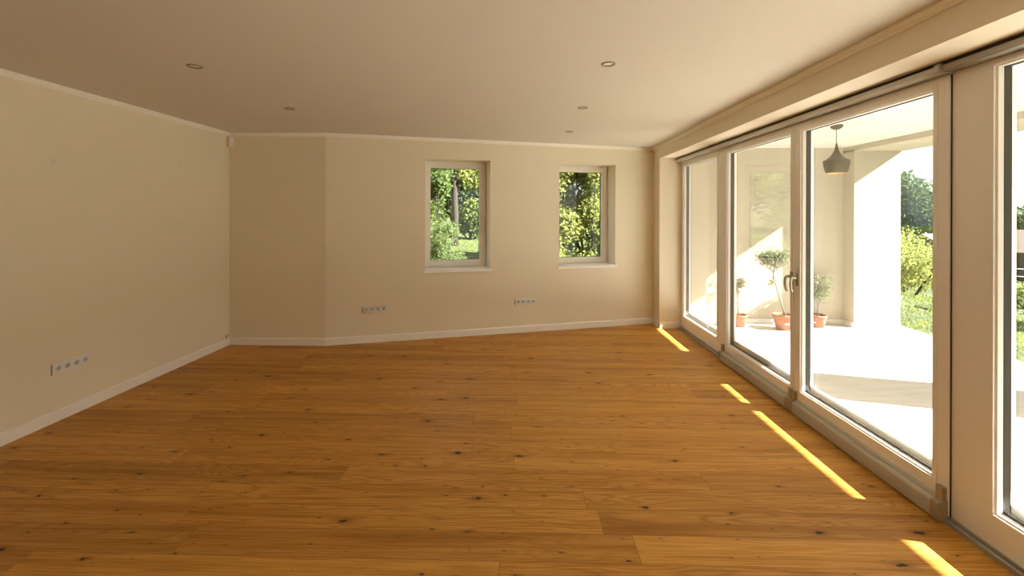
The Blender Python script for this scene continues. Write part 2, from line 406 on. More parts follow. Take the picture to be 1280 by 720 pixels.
# ------------------------------------------------------------------ windows in the slanting wall
def wall_window(name, s0, s1, label, handle_right):
    root = empty(name, tuple(B0 + TW*((s0+s1)/2) ), AW)
    struct(root, label, 'window')
    wd = s1 - s0; h = wd/2
    zb = WZ0 + .030           # top of the sill board
    D = .262                  # frame set back from the room side
    def ring(mb, x0, x1, z0, z1, wx, wz, d0, d1, bev=0.0):
        mb.box((x0, d0, z0), (x0+wx, d1, z1), bev); mb.box((x1-wx, d0, z0), (x1, d1, z1), bev)
        mb.box((x0+wx, d0, z0), (x1-wx, d1, z0+wz), bev); mb.box((x0+wx, d0, z1-wz), (x1-wx, d1, z1), bev)
    f = MB(); ring(f, -h, h, zb, WZ1, .035, .035, D, D+.075); f.build('frame', M['pvc'], root)
    s = MB(); ring(s, -h+.022, h-.022, zb+.022, WZ1-.022, .062, .062, D-.014, D+.055)
    ring(s, -h+.080, h-.080, zb+.080, WZ1-.080, .014, .014, D-.004, D+.02)
    s.build('sash', M['pvc'], root)
    g = MB(); ring(g, -h+.086, h-.086, zb+.086, WZ1-.086, .010, .010, D+.02, D+.052); g.build('gasket_or_gap_shade', M['gasket_or_gap_shade'], root)
    p = MB(); p.box((-h+.094, D+.024, zb+.094), (h-.094, D+.048, WZ1-.094)); p.build('glass', M['glass'], root)
    sl = MB(); sl.box((-h-.022, -.026, WZ0-.006), (h+.022, 0, zb), .003); sl.box((-h, -.002, WZ0), (h, D+.01, zb)); sl.build('sill', M['base'], root)
    so = MB(); so.box((-h-.03, D+.07, WZ0-.01), (h+.03, TH+.05, WZ0+.02)); so.build('outer_sill', M['rail'], root)
    hx = h-.052 if handle_right else -h+.052
    zc = zb + (WZ1-zb)*.44
    hd = MB(); hd.box((hx-.013, D-.024, zc-.035), (hx+.013, D-.014, zc+.035), .003)
    hd.lathe([(.009, 0), (.009, -.030)], (hx, D-.024, zc+.012), 12, 'y')
    hd.tube([(hx, D-.052, zc+.016), (hx, D-.056, zc-.02), (hx, D-.054, zc-.06), (hx, D-.048, zc-.098)], [.009, .010, .010, .008])
    hd.build('handle', M['pvc'], root)
    hg = MB()
    for zz in (zb+.07, WZ1-.09):
        hxx = -hx/abs(hx)*(h-.012); hg.lathe([(.008, -.045), (.008, .045)], (hxx, D-.012, zz), 12)
    hg.build('hinge', M['pvc'], root)
    return root
wall_window('window_1', S0, S1, 'left of the two small white windows in the slanting wall, handle on its right', True)
wall_window('window_2', S2, S3, 'right of the two small white windows in the slanting wall, leafy shrub filling it', False)

# ------------------------------------------------------------------ glazed facade on the right
def yring(mb, y0, y1, z0, z1, wn, wf, wb, wt, x0, x1, bev=0.0):
    """rectangular ring in the yz plane; wn/wf = stile width at the near (low y) and far end"""
    mb.box((x0, y0, z0), (x1, y0+wn, z1), bev); mb.box((x0, y1-wf, z0), (x1, y1, z1), bev)
    mb.box((x0, y0+wn, z0), (x1, y1-wf, z0+wb), bev); mb.box((x0, y0+wn, z1-wt), (x1, y1-wf, z1), bev)

def pane(name, label, cat, y0, y1, z0, z1, wn, wf, wb, wt, xf, tilt=0.0):
    root = empty(name, (xf, y0, 0)); struct(root, label, cat)
    Y1 = y1-y0
    d = .036                                             # room-side face to glass
    f = MB(); yring(f, 0, Y1, z0, z1, wn-.006, wf-.006, wb-.006, wt-.006, 0, .095)
    yring(f, wn-.03, Y1-wf+.03, z0+wb-.03, z1-wt+.03, .026, .026, .026, .026, -.0035, .05)
    f.build('frame', M['pvc'], root)
    gy0, gy1, gz0, gz1 = wn, Y1-wf, z0+wb, z1-wt
    b = MB()
    # bevelled glazing bead, inner side
    for (ya, yb, s) in ((gy0-.006, gy0+.004, 1), (gy1+.006, gy1-.004, -1)):
        b.prism([(.003, ya), (d, ya), (d, yb), (.010, yb)], 'z', gz0-.006, gz1+.006)
    for (za, zb_) in ((gz0-.006, gz0+.004), (gz1+.006, gz1-.004)):
        b.prism([(.003, za), (d, za), (d, zb_), (.010, zb_)], 'y', gy0-.006, gy1+.006)
    b.build('glazing_bead', M['pvc'], root)
    sp = MB(); yring(sp, gy0-.005, gy1+.005, gz0-.005, gz1+.005, .007, .007, .008, .007, d, d+.040); sp.build('spacer', M['spacer'], root)
    ol = MB(); yring(ol, gy0-.005, gy1+.005, gz0-.005, gz1+.005, .006, .006, OL, .006, d+.041, .098); ol.build('outer_bead', M['pvc'], root)
    g = MB(); g.box((d+.003, gy0+.001, gz0+.001), (d+.037, gy1-.001, gz1-.001)); go = g.build('glass', M['glass_door'], root)
    return root
OL = 0.050  # bottom of the outer bead, raised to narrow the sun strip indoors
GB, GT = 0.195, 2.274
pane('window_3', 'fixed narrow glass pane at the far end of the glass front', 'window', 5.055, YR, .03, 2.375, .205, .085, GB-.03, 2.375-GT, 2.236)
d1 = pane('door_1', 'second glass leaf from the far end, with the lever on its near stile', 'door', 3.742, 5.052, .035, 2.335, .055, .092, GB-.035, 2.335-GT, 2.216)
d2 = pane('door_2', 'wide glass leaf in the middle, nearest of the two sliding leaves', 'door', 2.405, 3.738, .035, 2.335, .093, .082, GB-.035, 2.335-GT, 2.216)
pane('window_4', 'nearest glass pane at the right edge with a broad white stile', 'window', 0.95, 2.4035, .03, 2.385, .12, .212, GB-.035, 2.385-2.31, 2.232)
pane('window_5', 'glass pane beside the viewpoint', 'window', -1.45, 0.94, .03, 2.385, .12, .12, GB-.03, 2.385-2.295, 2.248)
MB().box((.008, -.0012, .03), (.0155, .0012, 2.335)).build('gasket_or_gap_shade', M['gasket_or_gap_shade'], d2)  # dark strip standing in for the shadow gap beside the near stile
m = MB(); m.box((2.313, 2.40, 2.30), (2.335, 5.10, 2.405)); m.box((2.313, 5.0, .03), (2.335, 5.10, 2.30)); m.box((2.313, 3.70, .03), (2.335, 3.78, 2.30)); m.box((2.313, 2.36, .03), (2.335, 2.44, 2.30)); m.box((2.225, 2.40, 2.337), (2.335, YR, 2.40))
struct(m.build('trim_12', M['pvc']), 'fixed outer frame around the sliding glass leaves', 'frame')

def lever(parent, y, z):
    m = MB()
    m.box((-.010, y-.016, z-.052), (0, y+.016, z+.052), .003)
    m.build('handle_plate', M['cap'], parent)
    h = MB()
    h.lathe([(.013, 0), (.013, -.028), (.011, -.030)], (-.010, y, z+.012), 14, 'x')
    h.tube([(-.036, y, z+.016), (-.045, y, z+.014), (-.054, y, z+.002), (-.059, y, z-.022), (-.059, y, z-.055), (-.053, y, z-.085), (-.043, y, z-.108)],
           [.010, .011, .011, .0105, .010, .0095, .008], 12)
    h.build('lever', M['steel'], parent)
lever(d1, .030, 1.085)
lever(d2, 3.738-2.405-.045, 1.085)

def carriage(parent, ln):
    prof = [(-.048, .012), (-.048, .088), (-.044, .096), (-.020, .104), (-.020, .112), (0, .118), (0, .012)]
    m = MB(); m.prism(prof, 'y', .046, ln-.046); m.build('carriage_cover', M['rail'], parent)
    for (a, b) in ((.001, .046), (ln-.046, ln-.001)):
        c = MB(); c.prism([(-.053, .010), (-.053, .094), (-.049, .102), (-.026, .108), (0, .116), (0, .010)], 'y', a, b)
        c.box((-.026, a+.004, .100), (0, b-.002, .182), .004)
        c.build('end_cap', M['cap'], parent)
carriage(d1, 1.31); carriage(d2, 1.333)

# top guide rail and bottom track
m = MB(); m.prism([(2.145, 2.350), (2.145, 2.372), (2.15, 2.377), (2.22, 2.377), (2.22, 2.342), (2.155, 2.342)], 'y', 2.40, YR)
m.prism([(2.140, 2.350), (2.140, 2.378), (2.148, 2.386), (2.22, 2.386), (2.22, 2.340), (2.150, 2.338)], 'y', 2.385, 2.412)
for yy in (3.74, 5.06): m.box((2.1435, yy-.004, 2.35), (2.15, yy+.004, 2.374))
struct(m.build('trim_5', M['rail']), 'guide rail above the sliding glass leaves', 'rail')
m = MB(); m.prism([(2.160, 2.352), (2.160, 2.376), (2.249, 2.376), (2.249, 2.345), (2.168, 2.345)], 'y', -1.45, 2.385)
m.box((2.249, -1.45, 2.33), (2.335, 2.40, 2.40))
struct(m.build('trim_6', M['track']), 'grey rail above the nearest pane', 'rail')
struct(MB().box((2.168, -1.45, 2.378), (2.224, YR, 2.3965)).build('trim_13', M['gasket_or_gap_shade']), 'dark strip painted as the shade in the gap above the guide rail', 'painted shade')  # dark strip in place of the shade between soffit and rail
m = MB(); m.prism([(2.196, 0.0), (2.196, .020), (2.206, .026), (2.209, .012), (2.222, .012), (2.225, .030), (2.236, .034), (2.25, .034), (2.25, 0.0)], 'y', -1.45, YR-.001)
m.box((2.25, -1.45, -.03), (2.345, YR-.001, .03))
struct(m.build('trim_7', M['track']), 'grey floor track under the glass front', 'rail')
scr = MB(); scr.lathe([(.004, 0), (.004, -.003)], (2.208, 1.62, .020), 10, 'x')
for yy in (2.0, 1.2): scr.lathe([(.004, 0), (.004, -.003)], (2.208, yy, .020), 10, 'x')
struct(scr.build('trim_8', M['gasket_or_gap_shade']), 'small dark screws in the floor track', 'rail')
struct(MB().box((2.33, -1.45, -.06), (2.62, YR-.01, -.018), .004).build('trim_9', M['slabs']), 'stone threshold outside the glass front', 'threshold')

# ------------------------------------------------------------------ sockets, spots, sensor
def socket_bank(name, loc, rz, label):
    """four-gang socket plate; local +x along the wall, -y towards the room"""
    r = empty(name, loc, rz); tag(r, label, 'socket', 'four-gang socket plates low on the walls')
    n = 4; p = .071; W = p*n+.012
    m = MB(); m.box((-W/2, -.009, -.0405), (W/2, 0, .0405), .003); m.build('cover_plate', M['socket'], r)
    e = MB(); e.box((-W/2-.0045, -.0085, -.041), (-W/2-.0003, 0, .041)); e.build('plate_edge', M['spot_ring'], r)
    for k in range(n):
        cx = (k-1.5)*p
        s = MB()
        s.box((cx-.028, -.0105, -.028), (cx+.028, -.0088, .028), .0006)
        s.lathe([(.0250, -.0105), (.0235, -.0165), (.0200, -.0165), (.0195, -.0108)], (cx, 0, 0), 28, 'y', close=False)
        so = s.build('socket_insert', M['socket'], r)
        q = MB(); q.lathe([(.0195, -.0109), (.0001, -.0109)], (cx, 0, 0), 24, 'y', close=False)
        q.build('socket_well', M['sockhole'], so)
        h = MB()
        for dx in (-.0095, .0095): h.lathe([(.0028, -.0110), (.0028, -.0114)], (cx+dx, 0, 0), 10, 'y')
        h.build('pin_hole', M['pin'], so)
    return r
s_ang = 0.5*(0.411+0.742)
socket_bank('wall_socket', tuple(B0 + TW*s_ang + Vector((0, 0, .417))), AW, 'four-gang white socket on the slanting wall, left of and below the left window')
s_ang = 0.5*(2.38+2.704)
socket_bank('wall_socket', tuple(B0 + TW*s_ang + Vector((0, 0, .417))), AW, 'four-gang white socket on the slanting wall, between and below the two windows')
socket_bank('wall_socket', (XL, 3.50, .405), R(90), 'four-gang white socket on the long left wall, nearest of all sockets')

def spot(x, y, label):
    r = empty('ceiling_spot', (x, y, ZC)); tag(r, label, 'ceiling light', 'recessed ceiling spots')
    m = MB(); m.lathe([(.047, 0), (.047, -.003), (.044, -.006), (.031, -.0045), (.029, -.0005), (.029, 0)], (0, 0, 0), 36, 'z', close=False); m.build('trim_ring', M['spot_ring'], r)
    l = MB(); l.lathe([(.029, -.001), (.018, -.002), (.0001, -.0022)], (0, 0, 0), 28, 'z', close=False); l.build('lens', M['spot_lens'], r)
spot(-2.185, 2.955, 'recessed spot on the left of the ceiling, nearer and larger of the left two')
spot(-2.175, 4.16, 'recessed spot on the left of the ceiling, farther of the left two')
spot(.553, 2.95, 'recessed spot right of centre, nearest and largest in its row of three')
spot(.545, 4.155, 'recessed spot right of centre, middle one of its row of three')
spot(.545, 5.35, 'recessed spot right of centre, farthest and smallest in its row of three')

r = empty('motion_sensor', (XL, YF, 2.468)); r.rotation_euler = (0, 0, R(-45))
tag(r, 'small white motion sensor high in the far left corner', 'motion sensor')
m = MB(); m.prism([(-.036, .0), (.036, .0)][::-1] + [(-.036, -.02), (-.028, -.052), (0, -.060), (.028, -.052), (.036, -.02)], 'z', -.062, .058)
o = m.build('housing', M['sensor'], r); o.location = (0, 0, 0); 
m = MB(); m.prism([(-.020, -.054), (-.016, -.062), (0, -.066), (.016, -.062), (.020, -.054)], 'z', -.005, .040); m.build('lens', M['base'], r)
for c in r.children: c.location = (.0, -.038, 0)
m = MB(); m.box((-.012, -.06, -.012), (.012, -.0, .012)); m.build('bracket', M['sensor'], r)
# rotate so that local -y points into the room (towards +x,-y)
r.rotation_euler = (0, 0, R(45))

r = MB(); r.tube([(XL+.001, 5.36, .122), (XL+.02, 5.355, .128), (XL+.028, 5.35, .115), (XL+.024, 5.35, .095)], .004, 8)
r.tube([(XL+.001, 5.38, .118), (XL+.018, 5.385, .130), (XL+.022, 5.39, .140)], .003, 8)
tag(r.build('cable_end', M['wire']), 'tiny brown cable end poking out above the left baseboard', 'cable')

# ------------------------------------------------------------------ terrace
ZT = -0.04
XB1, XB2 = 4.835, 5.50
struct(MB().box((2.57, -4, -.30), (5.62, 6.96, ZT)).build('terrace_floor', M['slabs']), 'sunlit pale stone terrace outside the glass front', 'terrace floor')
struct(MB().box((XO+.012, 6.95, -.30), (XB1+.02, 7.25, 2.62)).build('terrace_wall', M['render_wall']), 'cream rendered end wall of the terrace', 'wall')
struct(MB().box((XB1, 6.715, -.30), (XB2, 7.25, 2.56)).build('terrace_pillar', M['render_wall']), 'broad sunlit cream pillar at the end of the terrace', 'pillar')
struct(MB().box((XB1, 3.567, -.30), (XB2, 4.156, 2.56)).build('terrace_pillar', M['render_wall']), 'terrace pillar outside the view that shades the paving', 'pillar')
struct(MB().box((XB1, -4.0, -.30), (XB2, -3.4, 2.56)).build('terrace_pillar', M['render_wall']), 'terrace pillar behind the viewpoint', 'pillar')
struct(MB().box((XB1, -4.0, 2.545), (5.53, 7.25, 2.95)).build('terrace_beam', M['render_wall']), 'cream beam along the outer edge of the terrace roof', 'beam')
struct(MB().box((XO, -4.0, 2.62), (XB1, 7.25, 2.95)).build('terrace_ceiling', M['terr_ceiling']), 'pale terrace ceiling outside the doors', 'ceiling')
m = MB(); m.box((XO+.012, 6.938, ZT), (XB1, 6.95, ZT+.07)); m.box((XB1-.012, 6.715, ZT), (XB1, 6.95, ZT+.07)); m.box((XB1-.012, 6.703, ZT), (XB2, 6.715, ZT+.07))
struct(m.build('trim_10', M['slabs']), 'low stone skirting around the foot of the terrace walls', 'skirting')

# outdoor socket and round fitting on the end wall
r = empty('outdoor_socket', (2.825, 6.95, .463)); tag(r, 'white double outdoor socket low on the terrace end wall', 'socket')
m = MB(); m.box((-.072, -.035, -.042), (.072, 0, .042), .006); m.build('housing', M['socket'], r)
for dx in (-.034, .034):
    m = MB(); m.box((dx-.030, -.042, -.034), (dx+.030, -.034, .034), .004); m.lathe([(.018, 0), (.018, -.003)], (dx, -.042, 0), 16, 'y'); m.build('flap_lid', M['socket'], r)
m = MB(); m.box((-.076, -.046, .042), (.076, 0, .048)); m.build('rain_edge', M['sockhole'], r)
r = empty('wall_tap_cover', (3.295, 6.95, .435)); tag(r, 'small round white fitting on the terrace end wall beside the far pot', 'wall fitting')
m = MB(); m.lathe([(.045, 0), (.045, -.010), (.030, -.022), (.0001, -.026)], (0, 0, 0), 24, 'y'); m.build('cover', M['socket'], r)
m = MB(); m.lathe([(.014, -.024), (.014, -.034), (.0001, -.036)], (0, 0, 0), 14, 'y'); m.build('knob', M['sockhole'], r)

# pendant lamp
r = empty('pendant_lamp', (3.545, 5.20, 2.62)); tag(r, 'dark brass bell shaped pendant lamp hanging from the terrace ceiling', 'pendant lamp')
m = MB(); m.lathe([(.062, 0), (.062, -.014), (.052, -.034), (.024, -.050), (.006, -.054)], seg=28); m.build('ceiling_rose', M['lamp_out'], r)
m = MB(); m.tube([(0, 0, -.04), (0, 0, -.225)], .0035, 8); m.build('cord', M['lamp_out'], r)
m = MB()
outer = [(.007, -.205), (.010, -.222), (.015, -.250), (.023, -.280), (.035, -.310), (.054, -.342), (.080, -.370), (.116, -.394), (.128, -.402), (.130, -.408), (.128, -.435), (.121, -.475), (.110, -.515), (.098, -.540)]
m.lathe(outer, seg=48, close=False); sh = m.build('shade', M['lamp_out'], r)
m = MB(); m.lathe([(max(.003, a-.004), b+.001) for a, b in outer[3:]] + [(.098, -.540)], seg=48, close=False); m.build('shade_lining', M['lamp_in'], r)
m = MB(); m.lathe([(.012, -.30), (.016, -.36), (.016, -.39), (.030, -.43), (.028, -.455), (.0001, -.475)], seg=20); m.build('bulb', M['socket'], r)

# ------------------------------------------------------------------ foliage
def leaf(bm, p, L, Wd, rnd, up=0.0):
    d = Vector((rnd.gauss(0,1), rnd.gauss(0,1), rnd.gauss(0,1)+up)).normalized()
    q = Vector((rnd.gauss(0,1), rnd.gauss(0,1), rnd.gauss(0,1)))
    s = d.cross(q).normalized(); n = s.cross(d)
    a = bm.verts.new(p); b = bm.verts.new(p + d*L*.5 + s*Wd*.5 + n*L*.06); c = bm.verts.new(p + d*L - n*L*.08); e = bm.verts.new(p + d*L*.5 - s*Wd*.5 + n*L*.06)
    bm.faces.new((a, b, c)); bm.faces.new((a, c, e))

def foliage(name, blobs, n, L, Wd, mat, parent, seed, hollow=0.35, up=0.0):
    rnd = random.Random(seed); m = MB(); tot = sum(b[1]**2 for b in blobs)
    for (c, rad, *sq) in blobs:
        sz = sq[0] if sq else 1.0
        k = int(n * rad**2 / tot)
        for _ in range(k):
            v = Vector((rnd.gauss(0,1), rnd.gauss(0,1), rnd.gauss(0,1))).normalized()
            rr = rad * (hollow + (1-hollow)*rnd.random()**.6) * (0.85 + 0.3*rnd.random())
            p = Vector(c) + Vector((v.x*rr, v.y*rr, v.z*rr*sz))
            s = 0.7 + 0.6*rnd.random()
            leaf(m.bm, p, L*s, Wd*s, rnd, up)
    me = bpy.data.meshes.new(name); m.bm.to_mesh(me); m.bm.free(); me.materials.append(mat)
    o = bpy.data.objects.new(name, me); COL.objects.link(o); o.parent = parent
    return o

def plant(name, label, cat, loc, blobs, n, L, Wd, mat, seed, trunk=None, group=None, hollow=.35, up=0.0, leafname='foliage'):
    r = empty(name, loc); tag(r, label, cat, group)
    foliage(leafname, blobs, n, L, Wd, mat, r, seed, hollow, up)
    m = MB(); rnd = random.Random(seed+5)
    if trunk:
        for pts, rad in trunk: m.tube(pts, rad, 8)
    else:
        for (c, rad, *sq) in blobs[:6]:
            c = Vector(c); b0 = Vector((c.x*.2, c.y*.2, -.1)); mid = b0.lerp(c, .5) + Vector((rnd.uniform(-.1,.1)*rad, rnd.uniform(-.1,.1)*rad, 0))
            m.tube([b0, mid, c, c+Vector((rnd.uniform(-.3,.3), rnd.uniform(-.3,.3), .4))*rad], [.05*rad+.01, .035*rad+.01, .02*rad+.006, .006], 7)
    m.build('branches' if not trunk else 'trunk', M['bark'] if 'olive' not in name else M['olive_bark'], r)
    return r

def rblobs(seed, n, box, r0, r1, sq=1.0):
    rnd = random.Random(seed); out = []
    for _ in range(n):
        out.append(((rnd.uniform(*box[0]), rnd.uniform(*box[1]), rnd.uniform(*box[2])), rnd.uniform(r0, r1), sq))
    return out

def pot(name, label, loc, rt, rb, h, tagged):
    r = empty(name, loc); tag(r, label, 'plant pot', 'terracotta pots by the terrace end wall')
    m = MB(); m.lathe([(.0001, 0), (rb, 0), (rt*.93, h*.80), (rt*.93, h*.80+.001), (rt, h*.80+.003), (rt, h), (rt-.012, h), (rt-.016, h-.03), (rt-.02, h-.031)], seg=36, close=False); m.build('body', M['terracotta'], r)
    m = MB(); m.lathe([(rt-.015, h-.032), (rt*.5, h-.022), (.0001, h-.018)], seg=24, close=False); m.build('soil', M['soil'], r)
    if tagged:
        m = MB(); m.M = Matrix.Rotation(tagged[0], 4, 'Z'); rr = rb + (rt*.93-rb)*.5/.8 + .0015
        m.box((-.024, -rr-.004, h*.40), (.024, -rr+.008, h*.50)); m.build('price_tag', M['tagw'], r)
    return r
P1, P2, P3 = (3.19, 6.76, ZT), (3.765, 6.60, ZT), (4.335, 6.76, ZT)
pot('terracotta_pot', 'terracotta pot half hidden behind the white frame, leftmost of three', P1, .12, .085, .175, None)
pot('terracotta_pot', 'largest terracotta pot with a white tag, under the tall olive tree', P2, .150, .105, .215, (R(-12),))
pot('terracotta_pot', 'terracotta pot in front of the shaded wall, rightmost of three', P3, .125, .088, .18, (R(-55),))
# olive trees (local origin at the soil)
G = 'young olive trees in pots'
plant('olive_tree', 'sparse little olive tree in the leftmost terracotta pot', 'olive tree', (P1[0], P1[1], ZT+.157),
      [((.0, 0, .44), .085), ((.03, 0, .50), .07), ((-.03, .02, .40), .06)], 330, .045, .012, M['leaf_olive'], 31,
      trunk=[([(0, 0, -.005), (-.015, 0, .2), (.0, 0, .34), (0, 0, .50)], [.008, .007, .006, .003]), ([(0, 0, .32), (.04, .01, .42), (.05, .02, .52)], [.005, .004, .002]), ([(0, 0, .30), (-.03, .01, .38), (-.05, 0, .45)], [.005, .004, .002])], group=G, hollow=.1)
plant('olive_tree', 'tall slender olive tree with a round flat-topped crown in the biggest pot', 'olive tree', (P2[0], P2[1], ZT+.197),
      [((-.17, 0, .78), .17, .8), ((-.29, .02, .83), .12, .8), ((-.05, -.02, .81), .15, .8), ((-.16, .03, .87), .15, .7), ((-.02, 0, .88), .09, .8), ((-.16, 0, .50), .055, 1.0), ((-.19, .0, .46), .04)], 1350, .048, .015, M['leaf_olive'], 32,
      trunk=[([(0.01, 0, -.005), (-.03, 0, .14), (-.075, .01, .30), (-.12, .01, .46), (-.15, .01, .60), (-.13, 0, .78), (-.12, 0, .93)], [.013, .011, .010, .009, .009, .006, .003]),
             ([(-.14, .01, .60), (-.22, .02, .70), (-.28, .02, .84)], [.006, .005, .002]), ([(-.14, .01, .62), (-.05, -.01, .72), (.02, -.02, .86)], [.006, .005, .002]), ([(-.125, .01, .47), (-.16, 0, .50), (-.18, 0, .47)], [.004, .003, .002])], group=G, hollow=.15)
plant('olive_tree', 'bushy grey-green olive tree in front of the shaded terrace wall', 'olive tree', (P3[0], P3[1], ZT+.162),
      [((.02, 0, .42), .17), ((-.06, .02, .36), .13), ((.10, 0, .50), .13), ((.05, -.02, .30), .12), ((-.05, 0, .50), .12), ((.11, 0, .38), .10)], 1000, .048, .015, M['leaf_olive'], 33,
      trunk=[([(0, 0, -.005), (.015, 0, .12), (.03, 0, .28), (.03, 0, .46)], [.009, .008, .006, .003]), ([(.015, 0, .14), (-.04, .01, .3), (-.07, .01, .45)], [.006, .004, .002]), ([(.02, 0, .16), (.08, -.01, .3), (.12, -.01, .48)], [.006, .004, .002])], group=G, hollow=.1)

# ------------------------------------------------------------------ garden
def back(y): return -.15 + min(1, (y-8)/1.6)*.60 + max(0, y-9.6)*.06
def hgt(x, y):
    z = -.17
    if x > 6: z -= (x-6)*.075
    z = max(z, -2.6)
    if y > 8.0 and x < 6: z = back(y)
    elif y > 8.0: 
        k = max(0, 1-(x-6)/3.0); z = z*(1-k) + k*back(y)
    return z + .03*math.sin(x*1.7)*math.cos(y*1.3)
bm = bmesh.new(); nx, ny = 90, 90; vs = {}
xs = [-14 + 60*(i/nx)**1.25 for i in range(nx+1)]; ys = [-12 + 62*(j/ny)**1.2 for j in range(ny+1)]
for i, x in enumerate(xs):
    for j, y in enumerate(ys):
        vs[i, j] = bm.verts.new((x, y, hgt(x, y)))
for i in range(nx):
    for j in range(ny):
        xc = (xs[i]+xs[i+1])/2; yc = (ys[j]+ys[j+1])/2
        if xs[i] > -3.6 and xs[i+1] < 5.3 and ys[j+1] < 5.4 and ys[j] > -1.5: continue
        f = bm.faces.new((vs[i,j], vs[i+1,j], vs[i+1,j+1], vs[i,j+1])); f.smooth = True
for v in bm.verts:
    if -3.9 < v.co.x < 5.4 and -2.2 < v.co.y < 7.0: v.co.z = min(v.co.z, -.32)
me = bpy.data.meshes.new('lawn'); bm.to_mesh(me); bm.free(); me.materials.append(M['grass'])
o = bpy.data.objects.new('lawn', me); COL.objects.link(o); struct(o, 'garden ground of rough grass around the house', 'lawn')

# grass tufts near the terrace edge and in the back garden
rnd = random.Random(4); m = MB()
for k in range(26000):
    if k % 2: x, y = rnd.uniform(5.7, 10.5), rnd.uniform(4.5, 12.5)
    else: x, y = rnd.uniform(-4.5, 2.0), rnd.uniform(8.5, 17)
    z = hgt(x, y); h = rnd.uniform(.02, .06); a = rnd.uniform(0, 6.28)
    p = Vector((x, y, z)); s = Vector((math.cos(a), math.sin(a), 0))*.012; l = Vector((rnd.uniform(-.05,.05), rnd.uniform(-.05,.05), h))
    m.bm.faces.new([m.bm.verts.new(q) for q in (p-s, p+s, p+l)])
me = bpy.data.meshes.new('grass_blades'); m.bm.to_mesh(me); m.bm.free(); me.materials.append(M['leaf_light'])
o = bpy.data.objects.new('grass_blades', me); COL.objects.link(o); tag(o, 'short sunlit grass growing over the garden ground', 'grass', kind='stuff')

def at(x, y): return (x, y, hgt(x, y))
# --- beyond the terrace pillar
plant('garden_shrub', 'bright yellow-green rounded shrub behind the terrace edge, beside the pillar', 'shrub', at(8.75, 10.6),
      rblobs(1, 12, ((-.75, .65), (-.5, .5), (.35, 1.25)), .35, .5), 6500, .075, .035, M['leaf_yellow'], 2)
plant('garden_tree', 'dark green tree beyond the yellow-green shrub, seen past the pillar', 'tree', at(18.3, 21.4),
      rblobs(3, 22, ((-2.6, 1.8), (-1.2, 1.2), (.3, 3.7)), .8, 1.15), 11000, .20, .11, M['leaf_dark'], 4)
plant('garden_tree', 'taller mid-green tree behind the others, cut by the pillar edge', 'tree', at(22.8, 29.5),
      rblobs(5, 24, ((-2.6, 1.6), (-1.2, 1.2), (.6, 5.2)), .8, 1.2), 11000, .24, .13, M['leaf_mid'], 6)
plant('garden_tree', 'hazy green tree far off at the edge of the middle leaf', 'tree', at(30.0, 33.0),
      rblobs(7, 18, ((-2.8, 2.4), (-1.2, 1.2), (.4, 4.2)), .8, 1.1), 9000, .22, .12, M['leaf_mid'], 8)
plant('garden_tree', 'dark tree low on the horizon in the nearest pane', 'tree', at(37, 31.5),
      rblobs(9, 18, ((-3.0, 3.0), (-1.2, 1.2), (.3, 3.9)), .9, 1.3), 8500, .24, .13, M['leaf_dark'], 10)
plant('garden_shrub', 'green shrub at the terrace edge in the nearest pane', 'shrub', at(9.6, 8.3),
      rblobs(11, 9, ((-.7, .8), (-.5, .5), (.2, .75)), .28, .40), 4200, .07, .035, M['leaf_light'], 12)

# shed
r = empty('garden_shed', at(13.7, 15.3), R(30)); tag(r, 'small dark garden shed with grey sheet roof behind the shrub', 'shed')
m = MB(); m.box((-1.0, -.8, 0), (1.0, .8, 1.25)); m.prism([(-.8, 1.25), (.8, 1.25), (0, 1.72)], 'x', -1.0, 1.0); m.build('wall', M['shed_wall'], r)
m = MB()
for s in (-1, 1): m.prism([(0, 1.70), (s*.98, 1.13), (s*.98, 1.19), (0, 1.78)], 'x', -1.15, 1.15)
m.build('roof', M['shed_roof'], r)
m = MB(); m.box((-.35, -.83, 0), (.35, -.79, 1.1)); m.build('door', M['dark_wood'], r)
r = empty('wire_fence', at(11.9, 13.2), R(-30)); tag(r, 'low wire fence in front of the shed', 'fence')
for k in range(5):
    m = MB(); m.tube([(k*.9-1.2, 0, -.1), (k*.9-1.2, 0, .85)], .018, 8); m.build('post', M['fence'], r)
m = MB()
for zz in (.15, .38, .6, .8): m.tube([(-1.2, 0, zz), (2.4, 0, zz)], .006, 6)
m.build('wires', M['fence'], r)
r = empty('garden_post', at(7.75, 8.45)); tag(r, 'short dark wooden post standing in the lawn', 'post')
m = MB(); m.box((-.045, -.045, -.1), (.045, .045, .34), .006); m.build('shaft', M['dark_wood'], r)
m = MB(); m.prism([(-.06, .34), (.06, .34), (0, .40)], 'x', -.06, .06); m.build('cap', M['dark_wood'], r)
# neighbour roof in nearest pane
r = empty('garden_house', at(24.2, 21.6), R(-20)); tag(r, 'brown garden house with a clay roof in the nearest pane', 'house')
m = MB(); m.box((-1.6, -1.3, 0), (1.6, 1.3, 1.6)); m.prism([(-1.3, 1.6), (1.3, 1.6), (0, 2.4)], 'x', -1.6, 1.6); m.build('wall', M['dark_wood'], r)
m = MB()
for s in (-1, 1): m.prism([(0, 2.38), (s*1.55, 1.42), (s*1.55, 1.50), (0, 2.48)], 'x', -1.8, 1.8)
m.build('roof', M['tile_roof'], r)

